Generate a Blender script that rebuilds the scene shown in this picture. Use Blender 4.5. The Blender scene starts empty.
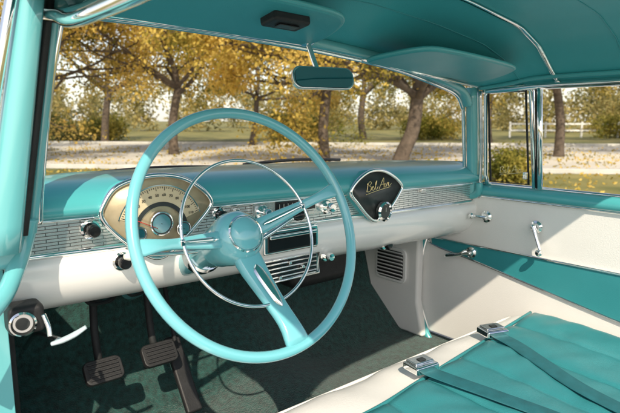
import bpy, math, random
import numpy as np
from mathutils import Vector, Matrix
random.seed(7); rng=np.random.default_rng(7)
S=bpy.context.scene
col=S.collection
# ------------------------------------------------------------ materials
def M(name,c,rough=.5,metal=0,var=.0,vs=8,bump=0,bs=200,coat=0,bd=.002,sheen=0):
    m=bpy.data.materials.new(name); m.use_nodes=True
    nt=m.node_tree; b=nt.nodes['Principled BSDF']
    b.inputs['Base Color'].default_value=(*c,1); b.inputs['Roughness'].default_value=rough
    b.inputs['Metallic'].default_value=metal
    b.inputs['Coat Weight'].default_value=coat; b.inputs['Coat Roughness'].default_value=.06
    if sheen: b.inputs['Sheen Weight'].default_value=sheen
    tc=nt.nodes.new('ShaderNodeTexCoord')
    if var:
        n=nt.nodes.new('ShaderNodeTexNoise'); n.inputs['Scale'].default_value=vs; n.inputs['Detail'].default_value=6
        nt.links.new(tc.outputs['Object'],n.inputs['Vector'])
        r=nt.nodes.new('ShaderNodeValToRGB')
        r.color_ramp.elements[0].position=.3; r.color_ramp.elements[1].position=.7
        r.color_ramp.elements[0].color=(*[x*(1-var) for x in c],1); r.color_ramp.elements[1].color=(*[min(1,x*(1+var)) for x in c],1)
        nt.links.new(n.outputs['Fac'],r.inputs['Fac']); nt.links.new(r.outputs['Color'],b.inputs['Base Color'])
        if not metal and not coat:
            mr=nt.nodes.new('ShaderNodeMapRange'); mr.inputs['To Min'].default_value=max(.02,rough*.82); mr.inputs['To Max'].default_value=min(1,rough*1.2)
            n2=nt.nodes.new('ShaderNodeTexNoise'); n2.inputs['Scale'].default_value=vs*3; n2.inputs['Detail'].default_value=5
            nt.links.new(tc.outputs['Object'],n2.inputs['Vector']); nt.links.new(n2.outputs['Fac'],mr.inputs['Value']); nt.links.new(mr.outputs['Result'],b.inputs['Roughness'])
    if bump:
        n=nt.nodes.new('ShaderNodeTexNoise'); n.inputs['Scale'].default_value=bs; n.inputs['Detail'].default_value=4
        nt.links.new(tc.outputs['Object'],n.inputs['Vector'])
        bp=nt.nodes.new('ShaderNodeBump'); bp.inputs['Strength'].default_value=bump; bp.inputs['Distance'].default_value=bd
        nt.links.new(n.outputs['Fac'],bp.inputs['Height']); nt.links.new(bp.outputs['Normal'],b.inputs['Normal'])
    return m
TEALP=M('teal_paint',(.14,.46,.49),.22,var=.02,vs=3,coat=.8)
TEALW=M('teal_wheel_enamel',(.17,.51,.57),.18,var=.03,vs=4,coat=1)
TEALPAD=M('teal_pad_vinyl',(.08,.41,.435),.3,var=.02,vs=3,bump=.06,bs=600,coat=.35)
TEALH=M('teal_headliner',(.055,.38,.415),.42,var=.04,vs=4,bump=.25,bs=500)
TEALV=M('teal_visor',(.048,.33,.365),.38,var=.05,vs=5,bump=.25,bs=500)
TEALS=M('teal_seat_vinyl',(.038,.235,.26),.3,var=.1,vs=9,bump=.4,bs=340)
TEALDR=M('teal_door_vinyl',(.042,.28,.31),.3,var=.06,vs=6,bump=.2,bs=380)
TEALD=M('teal_dark_webbing',(.018,.14,.165),.5,var=.15,vs=40,bump=.5,bs=900)
WHITE=M('white_vinyl',(.86,.84,.81),.32,var=.025,vs=6,bump=.3,bs=320)
WPAINT=M('white_paint',(.86,.85,.83),.2,var=.01,vs=3,coat=.7)
CHROME=M('chrome',(.92,.92,.91),.06,1,var=.03,vs=30)
CHROMED=M('worn_chrome',(.74,.74,.73),.2,1,var=.15,vs=60,bump=.1,bs=300)
BLACK=M('black_rubber',(.014,.014,.015),.55,var=.3,vs=30,bump=.3,bs=300)
BLKG=M('black_gloss',(.01,.01,.011),.18,var=.2,vs=30)
CARPET=M('dark_green_carpet',(.010,.058,.050),.95,var=.55,vs=70,bump=1,bs=260,bd=.006,sheen=.2)
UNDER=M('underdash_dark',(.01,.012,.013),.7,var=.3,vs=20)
BEIGE=M('gauge_face_bronze',(.56,.47,.31),.3,.4,var=.15,vs=40)
BAND=M('gauge_band_gold',(.66,.56,.37),.35,.1,var=.08,vs=40)
GFACE=M('gauge_dark',(.03,.035,.035),.35,var=.2,vs=40)
GOLD=M('gold_script',(.85,.68,.35),.25,1,var=.05)
NEED=M('needle_red',(.5,.03,.02),.4,var=.05)
IVORY=M('ivory_marks',(.75,.73,.65),.5,var=.05)
MIRR=M('mirror_glass',(.34,.40,.41),.03,1,var=.02)  # dark teal-grey tint stands in for a reflection of the cabin
def trim_mat():
    m=M('ribbed_trim',(.7,.7,.7),.27,.88); nt=m.node_tree; b=nt.nodes['Principled BSDF']
    tc=nt.nodes.new('ShaderNodeTexCoord'); mp=nt.nodes.new('ShaderNodeMapping')
    mp.inputs['Rotation'].default_value=(math.radians(90),0,0)
    nt.links.new(tc.outputs['Object'],mp.inputs['Vector'])
    br=nt.nodes.new('ShaderNodeTexBrick'); br.inputs['Scale'].default_value=1; br.offset=.5
    br.inputs['Brick Width'].default_value=.040; br.inputs['Row Height'].default_value=.0060
    br.inputs['Mortar Size'].default_value=.0009; br.inputs['Mortar Smooth'].default_value=1
    br.inputs['Color1'].default_value=(.95,.95,.93,1); br.inputs['Color2'].default_value=(.88,.88,.86,1); br.inputs['Mortar'].default_value=(.14,.15,.15,1)
    nt.links.new(mp.outputs['Vector'],br.inputs['Vector']); nt.links.new(br.outputs['Color'],b.inputs['Base Color'])
    bp=nt.nodes.new('ShaderNodeBump'); bp.inputs['Strength'].default_value=1; bp.inputs['Distance'].default_value=.003; bp.invert=True
    nt.links.new(br.outputs['Fac'],bp.inputs['Height']); nt.links.new(bp.outputs['Normal'],b.inputs['Normal'])
    return m
TRIM=trim_mat()
def glass_mat(name,tint,refl):
    m=bpy.data.materials.new(name); m.use_nodes=True; nt=m.node_tree; nt.nodes.clear()
    o=nt.nodes.new('ShaderNodeOutputMaterial'); t=nt.nodes.new('ShaderNodeBsdfTransparent'); t.inputs[0].default_value=(*tint,1)
    g=nt.nodes.new('ShaderNodeBsdfGlossy'); g.inputs['Roughness'].default_value=.02
    f=nt.nodes.new('ShaderNodeLayerWeight'); f.inputs['Blend'].default_value=refl
    mx=nt.nodes.new('ShaderNodeMixShader'); nt.links.new(f.outputs['Fresnel'],mx.inputs[0])
    nt.links.new(t.outputs[0],mx.inputs[1]); nt.links.new(g.outputs[0],mx.inputs[2]); nt.links.new(mx.outputs[0],o.inputs[0])
    return m
GLASS=glass_mat('window_glass',(.98,.99,.985),.06)
# ------------------------------------------------------------ builders
def empty(name,loc=(0,0,0)):
    o=bpy.data.objects.new(name,None); o.empty_display_size=.05; o.location=loc; col.objects.link(o); return o
def mk(name,vs,fs,mat,parent=None,smooth=True,bev=0,sub=0,solid=0,seg=2):
    me=bpy.data.meshes.new(name); me.from_pydata([tuple(v) for v in vs],[],fs); me.update()
    import bmesh
    bm=bmesh.new(); bm.from_mesh(me); bmesh.ops.recalc_face_normals(bm,faces=bm.faces); bm.to_mesh(me); bm.free()
    o=bpy.data.objects.new(name,me); col.objects.link(o); me.materials.append(mat)
    if smooth:
        me.polygons.foreach_set('use_smooth',[True]*len(me.polygons))
    if solid:
        s=o.modifiers.new('s','SOLIDIFY'); s.thickness=solid; s.offset=0
    if bev:
        b=o.modifiers.new('b','BEVEL'); b.width=bev; b.segments=seg; b.limit_method='ANGLE'; b.angle_limit=math.radians(40); b.harden_normals=True
    if sub:
        s=o.modifiers.new('u','SUBSURF'); s.levels=sub; s.render_levels=sub
    if parent:
        o.parent=parent; o.matrix_parent_inverse=Matrix.Translation(parent.location).inverted()
    return o
def box(name,c,s,mat,parent=None,rot=(0,0,0),bev=.003,mtx=None):
    R=mtx if mtx else Matrix.Rotation(rot[2],3,'Z')@Matrix.Rotation(rot[1],3,'Y')@Matrix.Rotation(rot[0],3,'X')
    vs=[Vector(c)+R@Vector((x*s[0]/2,y*s[1]/2,z*s[2]/2)) for x in(-1,1) for y in(-1,1) for z in(-1,1)]
    fs=[(0,1,3,2),(4,6,7,5),(0,4,5,1),(2,3,7,6),(0,2,6,4),(1,5,7,3)]
    return mk(name,vs,fs,mat,parent,True,bev,seg=3)
def crom(pts,n=6,closed=False):
    P=[Vector(p) for p in pts]; out=[]
    N=len(P); rg=range(N) if closed else range(N-1)
    for i in rg:
        if closed: a,b,c,d=P[(i-1)%N],P[i],P[(i+1)%N],P[(i+2)%N]
        else: a,b,c,d=P[max(i-1,0)],P[i],P[i+1],P[min(i+2,N-1)]
        for k in range(n):
            t=k/n
            out.append(.5*((2*b)+(-a+c)*t+(2*a-5*b+4*c-d)*t*t+(-a+3*b-3*c+d)*t**3))
    if not closed: out.append(P[-1])
    return out
def tubegeo(pts,r,closed=False,res=12,flat=1.0,up=None):
    n=len(pts); rs=r if isinstance(r,(list,tuple)) else [r]*n
    if len(rs)!=n: rs=[rs[0]+(rs[-1]-rs[0])*i/(n-1) for i in range(n)] if len(rs)==2 else list(np.interp(np.linspace(0,1,n),np.linspace(0,1,len(rs)),rs))
    vs=[];fs=[]
    prev=None
    for i in range(n):
        if closed: t=(pts[(i+1)%n]-pts[i-1]).normalized()
        else: t=(pts[min(i+1,n-1)]-pts[max(i-1,0)]).normalized()
        if prev is None:
            u=Vector(up) if up else (Vector((0,0,1)) if abs(t.z)<.9 else Vector((1,0,0)))
        else: u=prev
        u=(u-t*u.dot(t)).normalized(); w=t.cross(u); prev=u
        for k in range(res):
            a=2*math.pi*k/res
            vs.append(pts[i]+u*math.cos(a)*rs[i]*flat+w*math.sin(a)*rs[i])
    m=n if closed else n-1
    for i in range(m):
        for k in range(res):
            a=i*res+k;b=i*res+(k+1)%res;c=((i+1)%n)*res+(k+1)%res;d=((i+1)%n)*res+k
            fs.append((a,b,c,d))
    if not closed:
        fs.append(tuple(range(res))); fs.append(tuple((n-1)*res+k for k in range(res)))
    return vs,fs
def tube(name,pts,r,mat,parent=None,closed=False,res=12,sm=6,flat=1.0,up=None):
    p=crom(pts,sm,closed) if sm>1 else [Vector(q) for q in pts]
    vs,fs=tubegeo(p,r,closed,res,flat,up)
    return mk(name,vs,fs,mat,parent)
def loft(name,rings,mat,parent=None,closed=False,solid=0,smooth=True,sub=0,caps=False):
    n=len(rings[0]); vs=[v for r in rings for v in r]; fs=[]
    for i in range(len(rings)-1):
        for k in range(n if closed else n-1):
            a=i*n+k;b=i*n+(k+1)%n; fs.append((a,b,b+n,a+n))
    if caps:
        fs.append(tuple(range(n))); fs.append(tuple((len(rings)-1)*n+k for k in range(n)))
    return mk(name,vs,fs,mat,parent,smooth,0,sub,solid)
def prism(name,poly,d0,d1,mat,parent=None,axis='y',bev=.002,scale1=1.0,cen=None,shift=(0,0)):
    cx=sum(p[0] for p in poly)/len(poly); cz=sum(p[1] for p in poly)/len(poly)
    if cen: cx,cz=cen
    def T(p,d):
        return {'y':(p[0],d,p[1]),'x':(d,p[0],p[1]),'z':(p[0],p[1],d)}[axis]
    n=len(poly)
    vs=[T(p,d0) for p in poly]+[T((cx+(p[0]-cx)*scale1+shift[0],cz+(p[1]-cz)*scale1+shift[1]),d1) for p in poly]
    fs=[tuple(range(n)),tuple(range(n,2*n))]+[(i,(i+1)%n,(i+1)%n+n,i+n) for i in range(n)]
    return mk(name,vs,fs,mat,parent,True,bev)
def lathe(name,c,ax,prof,mat,parent=None,res=28):
    ax=Vector(ax).normalized(); u=ax.orthogonal().normalized(); w=ax.cross(u); c=Vector(c)
    rings=[[c+ax*h+(u*math.cos(2*math.pi*k/res)+w*math.sin(2*math.pi*k/res))*max(r,1e-4) for k in range(res)] for r,h in prof]
    o=loft(name,rings,mat,parent,closed=True,caps=True)
    e=o.modifiers.new('e','EDGE_SPLIT'); e.split_angle=math.radians(38)
    return o
def rrect(w,h,r,n=5):
    out=[]
    for cx,cy,a0 in((w/2-r,h/2-r,0),(-w/2+r,h/2-r,90),(-w/2+r,-h/2+r,180),(w/2-r,-h/2+r,270)):
        for k in range(n+1):
            a=math.radians(a0+90*k/n); out.append((cx+r*math.cos(a),cy+r*math.sin(a)))
    return out
# ------------------------------------------------------------ camera
cd=bpy.data.cameras.new('camera'); cam=bpy.data.objects.new('camera',cd); col.objects.link(cam)
cam.location=(-.88,-.787,1.20); cam.rotation_euler=(math.radians(81),0,math.radians(-39.5))
cd.lens=31.6; cd.sensor_width=36; cd.clip_start=.02; cd.clip_end=2000; S.camera=cam
cd.dof.use_dof=True; cd.dof.focus_distance=1.2; cd.dof.aperture_fstop=7
# ------------------------------------------------------------ STEERING WHEEL
HC=Vector((-.363,-.011,1.014)); TI=math.radians(23)
E1=Vector((1,0,0)); E2=Vector((0,math.sin(TI),math.cos(TI))); E3=Vector((0,-math.cos(TI),math.sin(TI)))
RO=math.radians(8)
sw=empty('steering_wheel',HC)
def W(u,w,h): return HC+E1*u+E2*w+E3*h
def WR(r,a,h,s=0):
    a=math.radians(a)+RO; d=Vector((math.sin(a),-math.cos(a))); q=Vector((math.cos(a),math.sin(a)))
    return W(d.x*r+q.x*s,d.y*r+q.y*s,h)
RR=.216
tube('rim',[W(RR*math.cos(2*math.pi*k/96),RR*math.sin(2*math.pi*k/96),0) for k in range(96)],.0094,TEALW,sw,closed=True,res=20,sm=1)
tube('horn_ring',[W(.002+.132*math.cos(2*math.pi*k/80),.132*math.sin(2*math.pi*k/80),-.018) for k in range(80)],.0029,CHROME,sw,closed=True,res=12,sm=1)
HB=-.028
def spoke(nm,ang,w0,w1,w2,th):
    rings=[]
    for r,w,h,t in((.015,w0*.95,-.035+HB,th*1.25),(.05,w0,-.032+HB*.9,th*1.25),(.09,w0*.8,-.026+HB*.6,th*1.1),(.14,w1,-.014+HB*.25,th),(.17,w1*1.0,-.005,th*.9),(.195,w2,0,th*.8),(RR-.001,w2*1.25,0,th*.6)):
        ring=[]
        for k in range(16):
            a=2*math.pi*k/16; ca,sa=math.cos(a),math.sin(a)
            x=math.copysign(abs(ca)**.6,ca)*w/2; y=math.copysign(abs(sa)**.6,sa)*t/2
            ring.append(WR(r,ang,h+y,x))
        rings.append(ring)
    return loft(nm,rings,TEALW,sw,closed=True,caps=True,sub=1)
spoke('spoke_bottom',0,.056,.036,.044,.024)
spoke('spoke_left',-97,.034,.018,.026,.014)
spoke('spoke_right',97,.034,.018,.026,.014)
rings=[]
for r,w,h in((.058,.006,-.0170+HB*.82),(.064,.024,-.0150+HB*.76),(.098,.021,-.0080+HB*.5),(.132,.017,-.000+HB*.28),(.140,.005,-.001+HB*.2)):
    rings.append([WR(r,0,h-.002,-w/2),WR(r,0,h+.004,-w/4),WR(r,0,h+.004,w/4),WR(r,0,h-.002,w/2)])
loft('spoke_chrome_insert',rings,CHROME,sw,sub=1)
for a in(-97,97):
    rr=[]
    for r,w,h in((.05,.004,-.018+HB*.9),(.06,.009,-.017+HB*.8),(.118,.006,-.006+HB*.4),(.13,.003,-.004+HB*.3)):
        rr.append([WR(r,a,h-.001,-w/2),WR(r,a,h+.002,0),WR(r,a,h-.001,w/2)])
    loft('spoke_chrome_strip',rr,CHROME,sw)
    box('horn_ring_clip',WR(.131,a,-.018),(.010,.010,.012),CHROME,sw,bev=.003)
lathe('hub',HC+E3*HB,E3,[(.028,-.11),(.042,-.10),(.047,-.07),(.050,-.045),(.048,-.028),(.043,-.016),(.034,-.008),(.0315,-.007)],TEALW,sw,40)
lathe('horn_cap',HC+E3*HB,E3,[(.0305,-.012),(.0305,-.003),(.028,.001),(.018,.006),(.008,.009),(.001,.0095)],TEALW,sw,36)
lathe('horn_cap_ring',HC+E3*HB,E3,[(.033,-.012),(.0345,-.006),(.0325,-.003),(.031,-.004),(.031,-.012)],CHROME,sw,36)
lathe('column',HC+E3*HB,E3,[(.030,-.62),(.030,-.2),(.034,-.18),(.036,-.12),(.042,-.105),(.042,-.095)],TEALW,sw,32)
lathe('column_collar',HC+E3*HB,E3,[(.037,-.20),(.040,-.195),(.040,-.175),(.036,-.17)],CHROME,sw,32)
p0=W(.0,0,-.16)
tube('turn_signal_lever',[p0-E1*.03,p0-E1*.09+E2*.004,p0-E1*.15+E2*.01+E3*.01],.0038,CHROME,sw)
lathe('turn_signal_knob',p0-E1*.15+E2*.01+E3*.01,-E1,[(.004,0),(.008,.006),(.008,.022),(.004,.03)],IVORY,sw,16)
tube('gear_lever',[p0+E1*.03-E2*.01,p0+E1*.10+E2*.0+E3*.01,p0+E1*.19+E2*.035+E3*.03],.0045,CHROME,sw)
lathe('gear_lever_knob',p0+E1*.19+E2*.035+E3*.03,(E1+E2*.2),[(.005,-.004),(.011,.004),(.013,.016),(.009,.027),(.001,.03)],BLKG,sw,18)
# ------------------------------------------------------------ DASHBOARD
db=empty('dashboard',(0,.3,.98))
def dz(x): return -.027*(x+.65)/1.3
xs=[-.712+1.402*i/46 for i in range(47)]
def dloft(nm,prof,mat,back=False,xs_=xs):
    rings=[]
    for x in xs_:
        ring=[]
        for y,z in prof:
            yy=y
            lim=.60-max(0,(abs(x)-.42))/.27*.30
            if yy>lim: yy=lim
            cr=.006*(1-(x/.69)**2)
            ring.append((x,yy,z+dz(x)+(cr if z>1.05 else 0)))
        rings.append(ring)
    return loft(nm,rings,mat,db,smooth=True)
dloft('top_pad',[(.60,1.07),(.54,1.08),(.46,1.088),(.38,1.091),(.32,1.089),(.28,1.083),(.25,1.072),(.23,1.058),(.221,1.044),(.224,1.033),(.234,1.027),(.25,1.025)],TEALPAD)
dloft('pad_chrome_bead',[(.238,1.029),(.231,1.026),(.231,1.0215),(.242,1.020)],CHROME)
dloft('trim_panel',[(.242,1.023),(.242,.966)],TRIM)
dloft('trim_lower_bead',[(.246,.968),(.235,.967),(.233,.962),(.236,.957),(.246,.957)],CHROME)
dloft('lower_panel',[(.244,.958),(.234,.955),(.228,.945),(.230,.92),(.238,.895),(.255,.87),(.285,.85),(.33,.84),(.37,.845)],WPAINT)
fanL=[(-.548,1.022),(-.543,1.048),(-.515,1.079),(-.45,1.094),(-.39,1.087),(-.345,1.062),(-.322,1.036),(-.328,1.016),(-.37,.975),(-.41,.942),(-.44,.93),(-.47,.942),(-.52,.985)]
fanR=[(.085,1.015),(.105,1.043),(.15,1.066),(.20,1.066),(.25,1.045),(.28,1.02),(.275,1.003),(.24,.965),(.20,.936),(.175,.932),(.15,.946),(.11,.985)]
def fan(nm,poly,facemat):
    sm=[(p.x,p.y) for p in crom([(a,b,0) for a,b in poly],5,True)]
    cx=sum(p[0] for p in sm)/len(sm); cz=sum(p[1] for p in sm)/len(sm)
    def sc(s): return [(cx+(a-cx)*s,cz+(b-cz)*s) for a,b in sm]
    prism(nm+'_housing',sc(1.03),.222,.46,TEALPAD,db,bev=.0,scale1=.72,shift=(0,-.012))
    tube(nm+'_bezel',[(a,.218,b) for a,b in sm],.0048,CHROME,db,closed=True,res=10,sm=1)
    prism(nm+'_face',sc(.985),.2195,.2215,facemat,db,bev=0)
    return cx,cz,sc
cx,cz,sc=fan('instrument_cluster',fanL,BEIGE)
gy=.2175
gc=(-.433,.985)
def arc(r0,r1,a0,a1,y0,y1,mat,nm,c=gc,n=30):
    o=[(c[0]+r0*math.cos(math.radians(a0+(a1-a0)*k/n)),c[1]+r0*math.sin(math.radians(a0+(a1-a0)*k/n))) for k in range(n+1)]
    i=[(c[0]+r1*math.cos(math.radians(a1+(a0-a1)*k/n)),c[1]+r1*math.sin(math.radians(a1+(a0-a1)*k/n))) for k in range(n+1)]
    vs=[(a,y0,b) for a,b in o+i]; N=n+1; fs=[(k,k+1,2*N-2-k,2*N-1-k) for k in range(n)]
    mk(nm,vs,fs,mat,db,False)
arc(.088,.056,20,160,gy,gy,BAND,'speedometer_band')
arc(.0565,.048,12,168,gy-.0006,gy,GFACE,'speedometer_inner_ring')
arc(.0905,.0885,18,162,gy-.0006,gy,CHROME,'speedometer_outer_ring')
for k in range(45):
    a=math.radians(158-136*k/44); r0=.0865; r1=.079 if k%4==0 else .083
    d=Vector((math.cos(a),0,math.sin(a))); c=Vector((gc[0],gy-.001,gc[1]))+d*((r0+r1)/2)
    box('speedometer_tick',c,(r0-r1,.0006,.0010),GFACE,db,rot=(0,-a,0),bev=0)
def text(nm,s,loc,size,mat,parent,rot=(math.pi/2,0,0),ext=.0003,shear=0):
    cu=bpy.data.curves.new(nm,'FONT'); cu.body=s; cu.size=size; cu.extrude=ext; cu.align_x='CENTER'; cu.align_y='CENTER'; cu.shear=shear
    o=bpy.data.objects.new(nm,cu); col.objects.link(o); o.location=loc; o.rotation_euler=rot; cu.materials.append(mat)
    o.parent=parent; o.matrix_parent_inverse=Matrix.Translation(parent.location).inverted(); return o
for k in range(12):
    a=math.radians(156-132*k/11)
    text('speedometer_number',str(k*10),(gc[0]+.070*math.cos(a),gy-.001,gc[1]+.070*math.sin(a)),.0078,GFACE,db,rot=(math.pi/2,0,0))
a=math.radians(154)
box('speedometer_needle',(gc[0]+.045*math.cos(a),gy-.002,gc[1]+.045*math.sin(a)),(.07,.001,.0015),NEED,db,rot=(0,-a,0),bev=0)
for gx,gz,gr in((-.433,.998,.022),(-.480,.982,.014),(-.386,.982,.014)):
    lathe('small_gauge',(gx,.2172,gz),(0,-1,0),[(gr,0),(gr,.0015),(gr*.85,.002),(gr*.83,.0006),(.001,.0005)],GFACE,db,28)
    lathe('small_gauge_rim',(gx,.2172,gz),(0,-1,0),[(gr*1.1,0),(gr*1.1,.0018),(gr,.0026),(gr*.98,.0016)],CHROME,db,28)
    lathe('small_gauge_dial',(gx,.2163,gz),(0,-1,0),[(gr*.72,0),(gr*.72,.0006),(.001,.0007)],BAND,db,24)
box('gauge_label_strip',(-.433,.216,.958),(.05,.0015,.010),GFACE,db,bev=.0005)
cx2,cz2,sc2=fan('speaker_grille',fanR,GFACE)
def script(nm,org,ux,uz,sz,mat,parent,r=.0009):
    strokes=[[(.3,0),(.42,.45),(.5,.9),(.35,.75),(.75,1.0),(.95,.8),(.7,.55),(.95,.4),(.85,.05),(.45,0),(.3,.15)],
     [(.95,.1),(1.2,.3),(1.25,.45),(1.1,.35),(1.15,.05),(1.4,.1),(1.7,.7),(1.75,.95),(1.6,.7),(1.6,.1),(1.8,.08),(1.95,.3)],
     [(2.1,0),(2.4,.5),(2.75,1.05),(2.8,.5),(2.85,.0)],[(2.3,.35),(2.6,.42),(2.95,.35)],
     [(3.0,.5),(3.0,.05),(3.2,.12),(3.35,.5),(3.4,.38),(3.55,.45),(3.5,.1),(3.7,.08),(4.0,.3)],[(.2,-.25),(1.8,-.12),(3.9,-.05)]]
    o=Vector(org); ux=Vector(ux); uz=Vector(uz)
    for s in strokes:
        tube(nm,[o+ux*(a-2)*sz+uz*(b+a*.1)*sz for a,b in s],r,mat,parent,res=6,sm=5)
script('script_emblem',(.185,.2165,1.012),(1,0,0),(0,0,1),.026,GOLD,db)
lathe('clock',(.205,.217,.955),(0,-1,0),[(.027,0),(.027,.010),(.022,.014),(.019,.008),(.001,.008)],CHROME,db,32)
lathe('clock_face',(.205,.209,.955),(0,-1,0),[(.0185,0),(.0185,.0015),(.001,.002)],GFACE,db,28)
box('clock_hand',(.207,.2065,.96),(.0015,.0006,.012),IVORY,db,bev=0)
def knob(x,y,z,r,m1=BLKG,m2=CHROME,nm='knob'):
    lathe(nm+'_escutcheon',(x,y,z),(0,-1,0),[(r*1.5,0),(r*1.5,.003),(r*1.2,.006),(r*.8,.006)],m2,db,28)
    lathe(nm,(x,y-.005,z),(0,-1,0),[(r*.7,0),(r*.7,.008),(r,.011),(r,.020),(r*.8,.024),(.001,.0245)],m1,db,28)
knob(-.563,.242,.999,.012); knob(-.512,.232,.932,.012,nm='headlight_knob')
knob(-.29,.242,.998,.010); knob(-.245,.242,.995,.007)
box('radio_bezel',(-.085,.238,.992),(.24,.012,.052),CHROMED,db,bev=.004)
box('radio_dial',(-.085,.231,.998),(.12,.004,.026),BLKG,db,bev=.002)
for i in range(5): box('radio_button',(-.085-.044+.022*i,.229,.977),(.018,.008,.009),IVORY,db,bev=.0015)
for i in range(9): box('radio_dial_mark',(-.085-.05+.0125*i,.2284,1.0),(.001,.0006,.012),IVORY,db,bev=0)
knob(-.18,.233,.99,.012,CHROME); knob(.012,.233,.985,.012,CHROME)
box('ashtray_frame',(-.10,.2300,.918),(.165,.012,.060),CHROME,db,bev=.006)
box('ashtray_recess',(-.10,.2270,.916),(.148,.012,.044),BLKG,db,bev=.005)
box('ashtray_lip',(-.10,.2195,.931),(.140,.008,.010),CHROME,db,bev=.003)
hcx=-.09
box('heater_control_panel',(hcx,.260,.842),(.185,.03,.062),CHROMED,db,bev=.006)
box('heater_control_face',(hcx,.2455,.842),(.165,.003,.046),BLKG,db,bev=.001)
for zz in(.826,.837,.848,.859): tube('heater_control_slide',[(hcx-.078,.242,zz),(hcx+.078,.242,zz)],.0022,CHROME,db,sm=1)
for q,zz in((-.04,.826),(.03,.842),(-.01,.858)): box('heater_control_lever',(hcx+q,.238,zz),(.008,.012,.008),CHROME,db,bev=.002)
tube('heater_control_frame',[(hcx-.088,.243,.815),(hcx+.088,.243,.815),(hcx+.088,.243,.869),(hcx-.088,.243,.869)],.0032,CHROME,db,closed=True,sm=1)
knob(hcx+.125,.262,.85,.011,CHROME); knob(.30,.30,.835,.012)
for i in range(14):
    x=-.62+random.random()*1.1; 
    tube('wiring',[(x,.36,.84),(x+.03,.40,.80+random.random()*.03),(x+.1,.46,.78+random.random()*.05),(x+.15,.5,.84)],.004,UNDER,db,res=6)
box('glovebox_button',(.40,.237,.993),(.02,.01,.012),CHROME,db)
box('heater_box',(.22,.56,.76),(.24,.16,.16),BLACK,db,bev=.03)
# ------------------------------------------------------------ CAR BODY
cb=empty('car_body',(0,0,1.4))
def floorpt(x,y):
    hump=.07*math.exp(-(x/.16)**2)
    z=.42
    if y>.50: z+= (y-.50)*.9
    if y>.66: z+= (y-.66)*2.5
    return (x,y,z+hump)
ys=[-1.0,-.6,-.3,0,.2,.35,.45,.5,.53,.58,.62,.66,.68,.72,.77]
fl=loft('floor_carpet',[[floorpt(-.70+1.40*i/40,y) for i in range(41)] for y in ys],CARPET)
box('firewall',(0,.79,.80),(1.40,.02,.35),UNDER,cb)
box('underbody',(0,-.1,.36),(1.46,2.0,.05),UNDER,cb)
rings=[]
for x in[-.80+1.6*i/20 for i in range(21)]:
    e=(x/.85)**2
    rings.append([(x,.40+.22*(1-e),.955-.04*e),(x,.72,.985-.06*e),(x,1.2,.975-.09*e),(x,1.7,.945-.10*e),(x,1.95,.89-.1*e),(x,2.0,.80)])
loft('bonnet',rings,TEALP,cb,sub=1)
hd=[(-.62,.15,1.375),(-.59,.185,1.388),(-.53,.2,1.392),(-.34,.205,1.39),(-.01,.21,1.375),(.24,.215,1.352),(.45,.22,1.315),(.55,.225,1.29),(.60,.235,1.25)]
def rz(x,y):
    ax=abs(x)
    f=np.interp(ax,[0,.2,.42,.52,.6,.645],[1.482,1.472,1.447,1.41,1.352,1.318])-.028*x
    fr=np.interp(x,[-.62,-.53,-.34,-.01,.24,.45,.55,.645],[1.375,1.395,1.397,1.383,1.362,1.33,1.315,1.295])
    t=min(1,max(0,(.22-y)/.25)); t=t*t*(3-2*t)
    return float(fr+(f-fr)*t)
rx=[-.645+1.29*i/42 for i in range(43)]
YR=-.62
loft('headliner',[[(x,y,rz(x,y)) for x in rx] for y in[.225,.2,.17,.14,.11,.08,.04,0,-.03,-.1,-.2,-.35,-.5,YR]],TEALH,cb)
loft('roof_skin',[[(x*1.06,y,rz(x,y)+.035) for x in rx] for y in[.26,.2,.14,.08,0,-.1,-.35,-.5,YR-.01]],WPAINT,cb)
for yb in(-.03,-.42):
    tube('roof_bow',[(x,yb,rz(x,yb)-.004) for x in rx],.0075,CHROME,cb,sm=1,res=10,flat=.5)
for yb in(.07,-.22):
    tube('headliner_seam',[(x,yb,rz(x,yb)-.0005) for x in rx],.0018,TEALV,cb,sm=1,res=6)
for sgn in(1,-1):
    tube('roof_rail',[(sgn*.635,y,rz(sgn*.64,y)-.006) for y in(.2,.1,0,-.3,YR)],.011,CHROME,cb,res=12)
    tube('roof_rail_welt',[(sgn*.612,y,rz(sgn*.612,y)-.006) for y in(.2,.1,0,-.3,YR)],.006,TEALPAD,cb,res=10)
tube('windshield_header',hd,.017,TEALP,cb,res=14,flat=.8)
tube('windshield_header_chrome',[(a,b+.016,c-.014) for a,b,c in hd],.006,CHROME,cb)
def strip(nm,a0,a1,w,d,mat,parent,bev=.006,n=10,bow=(0,0,0)):
    rings=[]
    for i in range(n+1):
        t=i/n; c=Vector(a0).lerp(Vector(a1),t)+Vector(bow)*math.sin(math.pi*t)
        ww=w[0]+(w[1]-w[0])*t; 
        rings.append([c+Vector((x*ww/2,y*d/2,0)) for x,y in((-1,-.5),(-.7,-1),(.7,-1),(1,-.5),(1,.5),(.7,1),(-.7,1),(-1,.5))])
    return loft(nm,rings,mat,parent,closed=True,caps=True)
strip('pillar_right',(.668,.245,.95),(.615,.23,1.30),(.035,.04),.03,TEALP,cb)
tube('pillar_right_chrome',[(.645,.262,.98),(.63,.26,1.1),(.597,.25,1.26)],.006,CHROME,cb)
tube('pillar_right_welt',[(.668,.222,.95),(.658,.215,1.1),(.625,.208,1.29)],.006,CHROMED,cb)
tube('pillar_left_chrome',[(-.662,.185,1.03),(-.655,.182,1.10),(-.632,.178,1.25),(-.605,.175,1.375)],.006,CHROME,cb)
strip('pillar_left_inner',(-.678,.175,1.02),(-.615,.17,1.40),(.016,.016),.03,TEALP,cb)
strip('pillar_left_seal',(-.694,.155,1.02),(-.628,.15,1.40),(.014,.014),.02,BLACK,cb)
strip('pillar_left_outer',(-.728,.14,1.0),(-.655,.135,1.42),(.05,.036),.05,TEALP,cb)
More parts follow.
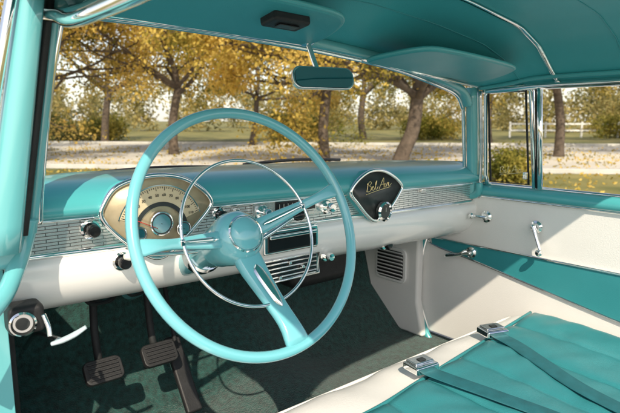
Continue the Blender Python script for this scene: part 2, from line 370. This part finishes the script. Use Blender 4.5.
tube('pillar_left_outer_chrome',[(-.757,.125,1.05),(-.725,.12,1.22),(-.68,.115,1.42)],.008,CHROME,cb)
tube('cowl_side_welt',[(-.680,.165,1.045),(-.688,.17,1.01),(-.705,.16,.97),(-.735,.13,.93),(-.78,.10,.90),(-.83,.08,.86)],.014,TEALP,cb,res=14)
prism('cowl_side_left',[(.22,.99),(.60,1.0),(.78,.9),(.78,.42),(.22,.42)],-.76,-.715,TEALP,cb,axis='x')
prism('cowl_side_top',[(.15,1.04),(.30,1.04),(.30,.955),(.16,.965)],-.775,-.690,TEALP,cb,axis='x',bev=.012)
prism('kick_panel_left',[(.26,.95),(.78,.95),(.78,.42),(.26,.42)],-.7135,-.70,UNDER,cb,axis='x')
pb=empty('parking_brake_handle',(-.66,.15,.85))
box('bracket',(-.692,.205,.870),(.056,.05,.050),BLACK,pb,bev=.01)
lathe('vent_ring',(-.700,.178,.868),(-.2,-1,0),[(.020,0),(.021,.005),(.018,.008),(.015,.003),(.001,.003)],CHROME,pb)
lathe('vent_disc',(-.701,.175,.868),(-.2,-1,0),[(.011,0),(.010,.003),(.001,.004)],GFACE,pb)
tube('release_lever',[(-.672,.16,.882),(-.668,.15,.863),(-.668,.145,.848)],.004,CHROME,pb)
tube('grip',[(-.668,.14,.836),(-.652,.132,.841),(-.634,.125,.849),(-.617,.12,.859)],[.004,.006,.006,.004],M('pale_blue_grip',(.62,.75,.8),.3,.4,var=.1,vs=60),pb,flat=.8)
tube('pull_rod',[(-.655,.135,.84),(-.655,.3,.80),(-.64,.5,.70)],.005,CHROMED,pb)
prism('kick_panel_right',[(.43,.86),(.78,.86),(.78,.42),(.40,.42),(.43,.55)],.625,.66,WHITE,cb,axis='x',bev=.012)
ks=empty('kick_panel_vent',(.62,.55,.65))
fr=[(.555+a,.668+b) for a,b in rrect(.150,.130,.025,5)]
prism('frame',fr,.616,.6255,WPAINT,ks,axis='x',bev=.003)
fr=[(.555+a,.668+b) for a,b in rrect(.128,.108,.016,5)]
prism('opening',fr,.6145,.6165,BLACK,ks,axis='x',bev=0)
for i in range(8):
    z=.668-.047+.0135*i
    box('louvre',(.6125,.555,z),(.010,.126,.003),WPAINT,ks,rot=(0,.7,0),bev=.001)
# ------------------------------------------------------------ WINDSHIELD
ws=empty('windshield',(0,.4,1.2))
rings=[]
for i in range(41):
    x=-.645+1.29*i/40; e=abs(x)/.665
    yb=.60-.24*max(0,(e-.62)/.38)**1.6; yt=.235-.01*e; 
    zb=1.055+dz(x)+.0; zt=float(np.interp(x,[p[0] for p in hd],[p[2] for p in hd]))
    rings.append([(x*(1-.08*t),yb+(yt-yb)*t**1.15+.05*math.sin(math.pi*t)*(1-e**4),zb+(zt-zb)*t) for t in[k/10 for k in range(11)]])
loft('glass',rings,GLASS,ws)
tube('lower_seal',[(r[0][0],r[0][1]-.004,r[0][2]+.004) for r in rings],.007,BLACK,ws,sm=1)
for wx in(-.36,.12):
    ww=empty('windshield_wiper',(wx,.68,1.03))
    tube('arm',[(wx-.05,.70,1.02),(wx+.1,.66,1.045),(wx+.16,.645,1.055)],.005,BLACK,ww)
    tube('blade',[(wx-.10,.625,1.066),(wx+.1,.628,1.072),(wx+.30,.625,1.063)],.005,BLACK,ww)
# ------------------------------------------------------------ PASSENGER DOOR
dr=empty('car_door',(.68,-.1,.8))
FX=.665
front=[(.21,.965),(.27,.94),(.36,.87),(.42,.79),(.445,.68),(.445,.55),(.40,.44)]
poly=[(p.x,p.y) for p in crom([(a,b,0) for a,b in front],5)]
YD=-.8
prism('trim_panel_white',poly+[(YD,.44),(YD,.965)],FX,FX+.05,WHITE,dr,axis='x',bev=.003)
wedge=[(.405,.79),(.40,.765),(.2,.735),(0,.70),(-.3,.65),(-.6,.61),(YD+.02,.59),(YD+.02,.79)]
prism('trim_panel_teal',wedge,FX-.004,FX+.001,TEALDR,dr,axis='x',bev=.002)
tube('trim_bead_upper',[(FX-.006,.405,.791),(FX-.006,0,.792),(FX-.006,YD+.02,.792)],.0035,CHROME,dr,sm=1)
tube('trim_bead_lower',[(FX-.005,a,b) for a,b in[(.405,.79),(.40,.765),(.2,.735),(0,.70),(-.3,.65),(-.6,.61),(YD+.02,.59)]],.003,CHROMED,dr,sm=3)
tube('windlace',[(FX-.008,a+.012,b) for a,b in [(.205,1.0)]+front]+[(FX-.008,.38,.40)],.012,TEALPAD,dr,res=12)
rings=[]
for y in[.235,.1,0,-.3,-.6,YD]:
    rings.append([(FX+.005,y,.958),(FX-.004,y,.962),(FX-.007,y,.972),(FX-.003,y,.985),(FX+.012,y,.992),(FX+.05,y,.995),(FX+.11,y,.99)])
loft('sill',rings,TEALPAD,dr)
tube('sill_chrome',[(FX+.02,y,.997) for y in(.22,0,-.4,YD)],.006,CHROME,dr,res=10)
tube('sill_lower_bead',[(FX-.007,y,.957) for y in(.22,0,-.4,YD)],.003,CHROME,dr,res=8)
def G(y,t):
    return (.678+(.632-.678)*t,y,.998+(1.305-.998)*t)
tube('vent_frame',[G(.20,0),G(.205,.1),G(.195,.9),G(.185,.97),G(.06,.97),G(.045,.93),G(.04,.0)],.007,CHROME,dr,sm=1,res=10)
tube('vent_frame_inner',[G(.188,0.03),G(.185,.93),G(.062,.93),G(.058,.03)],.0035,BLACK,dr,closed=True,sm=1,res=8)
tube('window_divider',[G(.022,0),G(.02,.98)],.008,CHROME,dr,sm=1,res=10)
tube('window_divider_seal',[G(.031,0),G(.03,.98)],.004,BLACK,dr,sm=1,res=8)
tube('window_top_frame',[G(.2,.985),G(0,.985),G(-.5,.985),G(YD,.985)],.008,CHROME,dr,sm=1,res=10)
mk('vent_glass',[G(.19,0),G(.19,.97),G(.05,.97),G(.05,0)],[(0,1,2,3)],GLASS,dr,False)
mk('side_glass',[G(.02,0),G(.02,.98),G(YD,.98),G(YD,0)],[(0,1,2,3)],GLASS,dr,False)
a=Vector(G(.115,.12)); ux=(Vector(G(0,0))-Vector(G(.1,0))).normalized(); uz=(Vector(G(0,1))-Vector(G(0,0))).normalized()
script('window_script',a-Vector((.003,0,0)),ux,uz,.022,GOLD,dr,.0009)  # gold script strokes set just inside the vent glass
box('vent_latch',Vector(G(.062,.12))-Vector((.012,0,0)),(.012,.012,.022),CHROME,dr,bev=.003)
def crank(nm,y,z,ang,L,kn):
    lathe(nm+'_base',(FX-.002,y,z),(-1,0,0),[(.020,0),(.019,.006),(.012,.010),(.010,.018),(.001,.019)],CHROME,dr,24)
    d=Vector((0,math.cos(ang),math.sin(ang)))
    b=Vector((FX-.02,y,z))
    tube(nm+'_arm',[b-d*.008,b+d*L*.5+Vector((-.008,0,0)),b+d*L+Vector((-.012,0,0))],[.009,.006,.0055],CHROME,dr,flat=.7)
    if kn: lathe(nm+'_knob',b+d*L+Vector((-.010,0,0)),(-1,0,0),[(.006,0),(.009,.005),(.010,.018),(.006,.024),(.001,.025)],kn,dr,20)
crank('vent_crank',.185,.893,math.radians(5),.03,CHROME)
crank('window_crank',.015,.885,math.radians(-115),.075,CHROME)
crank('door_handle',.235,.765,math.radians(-12),.07,None)
tube('door_pull',[(FX-.004,.255,.765),(FX-.022,.25,.768),(FX-.03,.27,.755),(FX-.03,.32,.742)],.006,CHROME,dr)
box('door_shell',(.750,-.29,.70),(.07,1.04,.56),TEALP,dr,bev=.02)
# ------------------------------------------------------------ SEAT
bs=empty('bench_seat',(0,-.3,.55))
prof=[(.03,.40),(.052,.47),(.062,.54),(.062,.59),(.045,.618),(.015,.631),(-.04,.638),(-.12,.640),(-.25,.636),(-.4,.628),(-.55,.62),(-.66,.61),(-.68,.5)]
def sx(x):
    e=max(0,(abs(x)-.58)/.06); return -.03*e*e
xs2=[-.64,-.635,-.625,-.61]+[-.58+1.16*i/40 for i in range(41)]+[.61,.625,.635,.64]
loft('cushion_white',[[(x,y+.004*math.sin(x*31),z+sx(x)-.004+.0025*math.sin(x*23+y*9)+.0012*math.sin(x*75+y*30)) for y,z in prof] for x in xs2],WHITE,bs,sub=1)
def yfr(x): return -.105+(x+.16)*.115 if x>-.16 else -.105
rings=[]
N=220
x0,x1=-.56,.60
for i in range(N+1):
    x=x0+(x1-x0)*i/N
    yf=yfr(x)
    ple=abs(math.sin(math.pi*(x-x0)/.145))**.3*.015
    ring=[]
    for k in range(40):
        t=k/39; y=yf+(-.66-yf)*t
        z=np.interp(-y,[-p[0] for p in prof[4:]],[p[1] for p in prof[4:]])
        wr=.0016*math.sin(x*47+y*21)*math.sin(y*37-x*13)+.0009*math.sin(y*90+x*30+2*math.sin(x*20))
        ring.append((x,y,float(z)-(.006 if k==0 else 0)+.002+(ple+wr if k else 0)+sx(x)))
    rings.append(ring)
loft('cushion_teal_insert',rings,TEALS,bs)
tube('piping',[(x,yfr(x)+.003,.640) for x in[-.56,-.4,-.16,0,.2,.4,.6]],.0045,TEALS,bs)
tube('front_piping',[(x,.062,.598) for x in(-.62,-.3,0,.3,.62)],.004,WHITE,bs)
rings=[]
for x in[-.64,-.62,-.5,-.3,-.0,.3,.5,.62,.64]:
    e=.02 if abs(x)>.63 else 0
    rings.append([(x,-.62-e,.58),(x,-.64-e,.66),(x,-.72-e,.80),(x,-.80-e,.92-e),(x,-.86,.95-e),(x,-.92,.92-e),(x,-.85,.55)])
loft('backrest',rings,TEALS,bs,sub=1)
def belt(x,y,pts,ang):
    b=empty('seat_belt',(x,y,.66))
    R=Matrix.Rotation(ang,3,'Z')
    c=Vector((x,y,.662))
    box('buckle_body',c,(.066,.050,.018),CHROME,b,mtx=R,bev=.005)
    box('buckle_cover',c+Vector((0,0,.011))+R@Vector((0,.004,0)),(.054,.034,.006),CHROMED,b,mtx=R,bev=.003)
    box('buckle_emblem',c+Vector((0,0,.015)),(.018,.014,.002),GFACE,b,mtx=R,bev=.001)
    P=crom(pts,8); rings=[]
    for i,p in enumerate(P):
        t=(P[min(i+1,len(P)-1)]-P[max(i-1,0)]); t.z=0; t.normalize(); n=Vector((-t.y,t.x,0))
        rings.append([p-n*.0215,p-n*.019+Vector((0,0,.001)),p+n*.019+Vector((0,0,.001)),p+n*.0215])
    loft('webbing',rings,TEALD,b,solid=.0015)
belt(.335,-.055,[(.335,-.07,.656),(.315,-.13,.656),(.27,-.22,.656),(.22,-.34,.652),(.2,-.5,.644),(.2,-.64,.638)],math.radians(-20))
belt(.035,-.065,[(.035,-.08,.656),(.04,-.15,.657),(.055,-.25,.656),(.08,-.4,.650),(.1,-.64,.64)],math.radians(-8))
# ------------------------------------------------------------ VISORS, MIRROR, REMOTE
def visor(pts_uv,org,ux,uy,th,parent):
    sm=[(p.x,p.y) for p in crom([(a,b,0) for a,b in pts_uv],5,True)]
    o=Vector(org); ux=Vector(ux).normalized(); uy=Vector(uy).normalized(); n=ux.cross(uy)
    vs=[o+ux*a+uy*b-n*th/2 for a,b in sm]+[o+ux*a+uy*b+n*th/2 for a,b in sm]; N=len(sm)
    fs=[tuple(range(N)),tuple(range(N,2*N))]+[(i,(i+1)%N,(i+1)%N+N,i+N) for i in range(N)]
    mk('panel',vs,fs,TEALV,parent,True,bev=.006,seg=3)
    tube('piping',[o+ux*a*1.0+uy*b*1.0 for a,b in sm],.0045,TEALPAD,parent,closed=True,sm=1,res=8)
sv=empty('sun_visor',(-.33,.1,1.38))
visor([(-.24,.0),(-.23,.06),(-.2,.15),(-.1,.175),(.1,.175),(.2,.155),(.24,.07),(.23,0),(.15,-.005),(-.15,-.005)],(-.33,.175,1.376),(1,0,-.03),(0,-.98,.18),.014,sv)
tube('hinge_rod',[(-.58,.178,1.380),(-.1,.178,1.365)],.005,CHROME,sv,sm=1)
sv2=empty('sun_visor',(.32,.1,1.35))
visor([(-.23,.0),(-.23,.06),(-.19,.145),(-.1,.165),(.1,.165),(.19,.145),(.23,.06),(.22,0),(.15,-.005),(-.15,-.005)],(.325,.175,1.330),(1,0,-.06),(0,-.98,.14),.014,sv2)
tube('hinge_rod',[(.08,.178,1.345),(.56,.178,1.30)],.005,CHROME,sv2,sm=1)
gd=empty('garage_door_remote',(-.25,.05,1.375))
box('body',(-.245,.055,1.383),(.084,.05,.02),BLACK,gd,rot=(-.15,.03,0),bev=.006)
box('button',(-.245,.05,1.3715),(.045,.018,.003),BLKG,gd,rot=(-.15,.03,0),bev=.001)
rm=empty('rearview_mirror',(-.1,.12,1.285))
Rm=Matrix.Rotation(math.radians(-12),3,'Z')@Matrix.Rotation(math.radians(-14),3,'X')
c=Vector((-.097,.12,1.288))
rr=rrect(.150,.050,.020,6)
vs=[c+Rm@Vector((a,-.008,b)) for a,b in rr]+[c+Rm@Vector((a*.93,.012,b*.85)) for a,b in rr]; N=len(rr)
mk('housing',vs,[tuple(range(N)),tuple(range(N,2*N))]+[(i,(i+1)%N,(i+1)%N+N,i+N) for i in range(N)],CHROMED,rm,True,bev=.003)
vs=[c+Rm@Vector((a*.93,-.0095,b*.84)) for a,b in rr]; mk('mirror',vs,[tuple(range(N))],MIRR,rm,False)
tube('stem',[c+Vector((0,.012,.01)),(-.098,.15,1.33),(-.10,.165,1.365)],.006,CHROME,rm)
lathe('mount',(-.10,.168,1.372),(0,-.5,-1),[(.018,0),(.016,.006),(.008,.010)],CHROME,rm,20)
# ------------------------------------------------------------ PEDALS
def pedal(nm,x,y,z,w,h,armtop):
    p=empty(nm,(x,y,z)); tilt=math.radians(-40); R=Matrix.Rotation(tilt,3,'X')
    rr=rrect(w,h,.014,5); N=len(rr)
    vs=[Vector((x,y,z))+R@Vector((a,-.008,b)) for a,b in rr]+[Vector((x,y,z))+R@Vector((a,.008,b)) for a,b in rr]
    mk('pad',vs,[tuple(range(N)),tuple(range(N,2*N))]+[(i,(i+1)%N,(i+1)%N+N,i+N) for i in range(N)],BLACK,p,True,bev=.003)
    for i in range(5):
        box('rib',Vector((x,y,z))+R@Vector((0,-.010,-h*.32+h*.16*i)),(w*.8,.004,.004),BLACK,p,mtx=R,bev=.001)
    tube('arm',[(x,y+.012,z),(x+.005,y+.05,z+.02),(x+.01,y+.08,z+.1),armtop],.009,UNDER,p)
pedal('clutch_pedal',-.505,.40,.642,.085,.055,(-.48,.5,.9))
pedal('brake_pedal',-.372,.40,.645,.085,.055,(-.36,.5,.9))
ap=empty('accelerator_pedal',(-.30,.45,.56))
box('treadle',(-.30,.43,.56),(.042,.018,.20),BLACK,ap,rot=(math.radians(-38),0,0),bev=.006)
tube('rod',[(-.30,.46,.62),(-.29,.52,.72),(-.28,.6,.85)],.006,UNDER,ap)
# ------------------------------------------------------------ EXTERIOR
def gm(name,c1,c2,sc,rough=.9,bump=.5,bs=30):
    m=M(name,c1,rough,bump=bump,bs=bs,bd=.02); nt=m.node_tree; b=nt.nodes['Principled BSDF']
    tc=nt.nodes.new('ShaderNodeTexCoord'); n=nt.nodes.new('ShaderNodeTexNoise'); n.inputs['Scale'].default_value=sc; n.inputs['Detail'].default_value=8
    r=nt.nodes.new('ShaderNodeValToRGB'); r.color_ramp.elements[0].position=.35; r.color_ramp.elements[1].position=.65
    r.color_ramp.elements[0].color=(*c1,1); r.color_ramp.elements[1].color=(*c2,1)
    nt.links.new(tc.outputs['Object'],n.inputs['Vector']); nt.links.new(n.outputs['Fac'],r.inputs['Fac']); nt.links.new(r.outputs['Color'],b.inputs['Base Color'])
    return m
GRASS=gm('grass',(.12,.13,.035),(.32,.27,.09),.5)
ROADM=gm('pale_concrete_road',(.52,.49,.43),(.70,.66,.58),.35)
LOTM=gm('pale_concrete',(.38,.37,.35),(.48,.47,.44),.5)
KERB=gm('kerb_concrete',(.45,.44,.41),(.55,.54,.5),2)
FENCEW=M('white_fence_paint',(.8,.8,.78),.5,var=.05)
def sheet(nm,pts,z,mat):
    mk(nm,[(a,b,z) for a,b in pts],[tuple(range(len(pts)))],mat,None,False)
sheet('ground',[(-600,-600),(600,-600),(600,600),(-600,600)],0,GRASS)
O=Vector((-.88,-.787))
def AZ(az,D,s=0):
    a=math.radians(az); d=Vector((math.sin(a),math.cos(a))); q=Vector((math.cos(a),-math.sin(a)))
    p=O+d*D+q*s; return (p.x,p.y)
sheet('parking_lot',[(-12,-9),(6.5,-9),(6.5,6),(-12,6)],.004,LOTM)
A0=46
def band(nm,d0,d1,z,mat,s0=-90,s1=90): sheet(nm,[AZ(A0,d0,s0),AZ(A0,d0,s1),AZ(A0,d1,s1),AZ(A0,d1,s0)],z,mat)
band('road',13.0,27,.004,ROADM)
for d in(12.9,27.1): 
    c=AZ(A0,d); box('kerb',(c[0],c[1],.06),(180,.18,.12),KERB,None,rot=(0,0,math.radians(-A0)),bev=.02)
fe=empty('white_fence',(*AZ(A0,40),0))
Rf=Matrix.Rotation(math.radians(-A0),3,'Z')
for k in range(4,26):
    p=AZ(A0,40,k*2.4); box('post',(p[0],p[1],.55),(.12,.12,1.1),FENCEW,fe,mtx=Rf,bev=.01)
for zz in(.5,.95):
    p=AZ(A0,40,15*2.4); box('rail',(p[0],p[1],zz),(22*2.4,.05,.12),FENCEW,fe,mtx=Rf,bev=.008)
def leafmat(nm,cols,tr=.5):
    m=bpy.data.materials.new(nm); m.use_nodes=True; nt=m.node_tree; nt.nodes.clear()
    o=nt.nodes.new('ShaderNodeOutputMaterial'); g=nt.nodes.new('ShaderNodeNewGeometry'); r=nt.nodes.new('ShaderNodeValToRGB')
    tc=nt.nodes.new('ShaderNodeTexCoord'); n=nt.nodes.new('ShaderNodeTexNoise'); n.inputs['Scale'].default_value=.7; n.inputs['Detail'].default_value=3
    ad=nt.nodes.new('ShaderNodeMath'); ad.operation='MULTIPLY_ADD'; ad.inputs[1].default_value=.35
    mu=nt.nodes.new('ShaderNodeMath'); mu.operation='MULTIPLY_ADD'; mu.inputs[1].default_value=1.7; mu.inputs[2].default_value=-.5
    nt.links.new(tc.outputs['Object'],n.inputs['Vector']); nt.links.new(n.outputs['Fac'],mu.inputs[0])
    nt.links.new(g.outputs['Random Per Island'],ad.inputs[0]); nt.links.new(mu.outputs[0],ad.inputs[2])
    els=r.color_ramp.elements
    while len(els)<len(cols): els.new(.5)
    for i,cc in enumerate(cols): els[i].position=.1+.9*i/(len(cols)-1); els[i].color=(*cc,1)
    nt.links.new(ad.outputs[0],r.inputs['Fac'])
    d=nt.nodes.new('ShaderNodeBsdfDiffuse'); t=nt.nodes.new('ShaderNodeBsdfTranslucent'); mx=nt.nodes.new('ShaderNodeMixShader'); mx.inputs[0].default_value=tr
    for q in(d,t): nt.links.new(r.outputs['Color'],q.inputs['Color'])
    nt.links.new(d.outputs[0],mx.inputs[1]); nt.links.new(t.outputs[0],mx.inputs[2]); nt.links.new(mx.outputs[0],o.inputs[0])
    return m
LY=leafmat('autumn_leaves',[(.14,.14,.03),(.34,.28,.06),(.66,.48,.11),(.88,.66,.20),(.80,.50,.13)],.5)
LG=leafmat('green_leaves',[(.08,.11,.025),(.22,.22,.045),(.46,.38,.09),(.74,.56,.16)],.5)
LD=leafmat('hazed_distant_leaves',[(.14,.15,.06),(.30,.27,.11),(.52,.43,.18),(.68,.54,.24)],.5)  # leaf colours paled to paint distance haze into the far trees
BARK=M('bark',(.10,.075,.055),.95,var=.4,vs=6,bump=1,bs=18,bd=.03)
def leaves(nm,cen,spread,count,size,mat,parent=None):
    cen=np.array(cen); idx=rng.integers(0,len(cen),count)
    p=cen[idx]+rng.normal(size=(count,3))*spread
    a=rng.normal(size=(count,3)); a/=np.linalg.norm(a,axis=1)[:,None]
    b=rng.normal(size=(count,3)); b-=a*(a*b).sum(1)[:,None]; b/=np.linalg.norm(b,axis=1)[:,None]
    s=(size*(.6+.8*rng.random(count)))[:,None]
    v=np.stack([p-a*s,p+b*s*.55,p+a*s,p-b*s*.55],1).reshape(-1,3)
    me=bpy.data.meshes.new(nm); me.vertices.add(count*4); me.vertices.foreach_set('co',v.ravel())
    me.loops.add(count*4); me.loops.foreach_set('vertex_index',np.arange(count*4))
    me.polygons.add(count); me.polygons.foreach_set('loop_start',np.arange(count)*4)
    me.update(calc_edges=True); me.materials.append(mat)
    o=bpy.data.objects.new(nm,me); col.objects.link(o)
    if parent: o.parent=parent; o.matrix_parent_inverse=Matrix.Translation(parent.location).inverted()
    return o
def tree(nm,x,y,h,r0,first,seed,count,size,mat,spread,crown=3.2,lean=(0,0)):
    rnd=random.Random(seed); p=empty(nm,(x,y,0)); vs=[];fs=[];tips=[]
    def add(pts,r):
        v,f=tubegeo(crom(pts,4),r,res=8); o=len(vs); vs.extend(v); fs.extend([tuple(i+o for i in q) for q in f])
    def grow(st,d,L,r,lv):
        pts=[st]; c=st.copy(); dd=d.copy()
        for i in range(4):
            dd=(dd+Vector((rnd.uniform(-1,1),rnd.uniform(-1,1),rnd.uniform(-.5,.8)))*.28).normalized(); c=c+dd*L/4; pts.append(c.copy())
        add(pts,[r,r*.5])
        if lv>=2: tips.extend([tuple(q) for q in pts[2:]])
        elif lv==1: tips.append(tuple(pts[-1]))
        if lv<3:
            for k in range(rnd.randint(3,4)):
                b=pts[rnd.randint(2,4)]; nd=(dd+Vector((rnd.uniform(-1,1),rnd.uniform(-1,1),rnd.uniform(-.6,.5)))*1.0).normalized()
                grow(b,nd,L*rnd.uniform(.55,.75),r*.5,lv+1)
    base=Vector((x,y,0)); top=Vector((x+lean[0],y+lean[1],first))
    mid=base.lerp(top,.5)+Vector((rnd.uniform(-.15,.15),rnd.uniform(-.15,.15),0))
    add([base-Vector((0,0,.1)),base+Vector((0,0,.25)),mid,top],[r0*1.5,r0*1.05,r0*.95,r0*.85])
    nl=rnd.randint(5,6)
    for k in range(nl):
        a=2*math.pi*k/nl+rnd.uniform(-.4,.4); up=rnd.uniform(.15,.9)
        grow(top+Vector((0,0,rnd.uniform(-.25,.1))),Vector((math.cos(a),math.sin(a),up)).normalized(),crown*rnd.uniform(.7,1),r0*.5,0)
    grow(top,Vector((0,0,1)),h*.4,r0*.7,0)
    mk('trunk_and_branches',vs,fs,BARK,p)
    leaves('foliage',tips,spread,count,size,mat,p)
for i,(az,D,h,r,fb,n,mt,cr,ln) in enumerate([(41,15.5,6.5,.15,2.1,29000,LY,3.0,(.1,0)),(49,14.5,6.5,.19,1.9,28000,LY,2.9,(.35,-.2)),(25.5,20,7,.17,2.3,30000,LY,3.5,(.3,.1)),
        (13,18,7,.17,2.1,27000,LY,3.5,(-.4,.1)),(33.5,27,7,.14,2.4,19000,LG,3.2,(.3,0)),(64,20,7,.16,2.4,21000,LY,3.3,(.1,.3)),(57.5,31,8,.2,2.6,17000,LG,3.8,(0,0)),(77,25,7,.18,2.4,15000,LY,3.4,(0,0)),(45,36,9,.22,2.8,17000,LY,4.4,(0,0)),(19,31,9,.2,2.6,17000,LY,4.0,(.3,0)),(6,27,8,.2,2.5,11000,LG,3.6,(0,0)),(70,36,8,.2,2.5,13000,LY,4.0,(0,0))]):
    x,y=AZ(az,D); tree('autumn_tree',x,y,h,r,fb,100+i,n,.034+.0012*D,mt,.28,cr,ln)
cen=[]
for k in range(95):
    az=random.uniform(-12,92); D=random.uniform(58,90); x,y=AZ(az,D); hh=random.uniform(2.5,9)
    for j in range(10): 
        r_=random.uniform(0,2.4); t_=random.uniform(0,6.28); cen.append((x+r_*math.cos(t_),y+r_*math.sin(t_),random.uniform(.4,hh)))
leaves('distant_trees',cen,.6,70000,.21,LD)
for az,D,w in((9,24,3),(17,34,4),(38,33,2.5),(52,36,3),(70,44,5)):
    x,y=AZ(az,D); cen=[(x+random.uniform(-w,w)*.6,y+random.uniform(-w,w)*.35,random.uniform(.2,1.2)) for _ in range(40)]
    leaves('hedge',cen,.26,8000,.075,LG)
x,y=AZ(60,11.5); cen=[(x+random.uniform(-.3,.3),y+random.uniform(-.3,.3),random.uniform(.15,.45)) for _ in range(14)]
leaves('shrub',cen,.13,4500,.035,LG)
# fallen leaves on the road edge and grass
fc=[]
for _ in range(260):
    p=AZ(random.uniform(0,75),random.uniform(11,26)); fc.append((p[0],p[1],.02))
lv=leaves('fallen_leaves',fc,(.9,.9,.004),6000,.05,LY)
# ------------------------------------------------------------ LIGHT
el=math.radians(40); saz=math.radians(-146); sd=Vector((math.sin(saz),math.cos(saz)))
sun=bpy.data.lights.new('sun','SUN'); sun.energy=5; sun.angle=math.radians(.5); sun.color=(1,.88,.70)
so=bpy.data.objects.new('sun',sun); col.objects.link(so)
tosun=Vector((sd.x*math.cos(el),sd.y*math.cos(el),math.sin(el)))
so.rotation_euler=tosun.to_track_quat('Z','Y').to_euler()
w=bpy.data.worlds.new('World'); S.world=w; w.use_nodes=True; nt=w.node_tree
sk=nt.nodes.new('ShaderNodeTexSky'); sk.sky_type='NISHITA'; sk.sun_disc=False; sk.sun_elevation=el; sk.sun_rotation=saz
sk.dust_density=2; sk.air_density=1
geo=nt.nodes.new('ShaderNodeTexCoord'); sep=nt.nodes.new('ShaderNodeSeparateXYZ'); nt.links.new(geo.outputs['Generated'],sep.inputs[0])
rp=nt.nodes.new('ShaderNodeValToRGB'); rp.color_ramp.elements[0].position=0; rp.color_ramp.elements[0].color=(1,.92,.80,1)
rp.color_ramp.elements[1].position=.75; rp.color_ramp.elements[1].color=(0,0,0,1)
e=rp.color_ramp.elements.new(.3); e.color=(.47,.44,.40,1)
nt.links.new(sep.outputs['Z'],rp.inputs['Fac'])
sc_=nt.nodes.new('ShaderNodeVectorMath'); sc_.operation='SCALE'; sc_.inputs['Scale'].default_value=5.5
nt.links.new(rp.outputs['Color'],sc_.inputs[0])
ad=nt.nodes.new('ShaderNodeVectorMath'); ad.operation='ADD'; nt.links.new(sk.outputs[0],ad.inputs[0]); nt.links.new(sc_.outputs[0],ad.inputs[1])
bg=nt.nodes['Background']; bg.inputs[1].default_value=.15; nt.links.new(ad.outputs[0],bg.inputs[0])
S.view_settings.view_transform='Standard'; S.view_settings.look='None'; S.view_settings.exposure=0
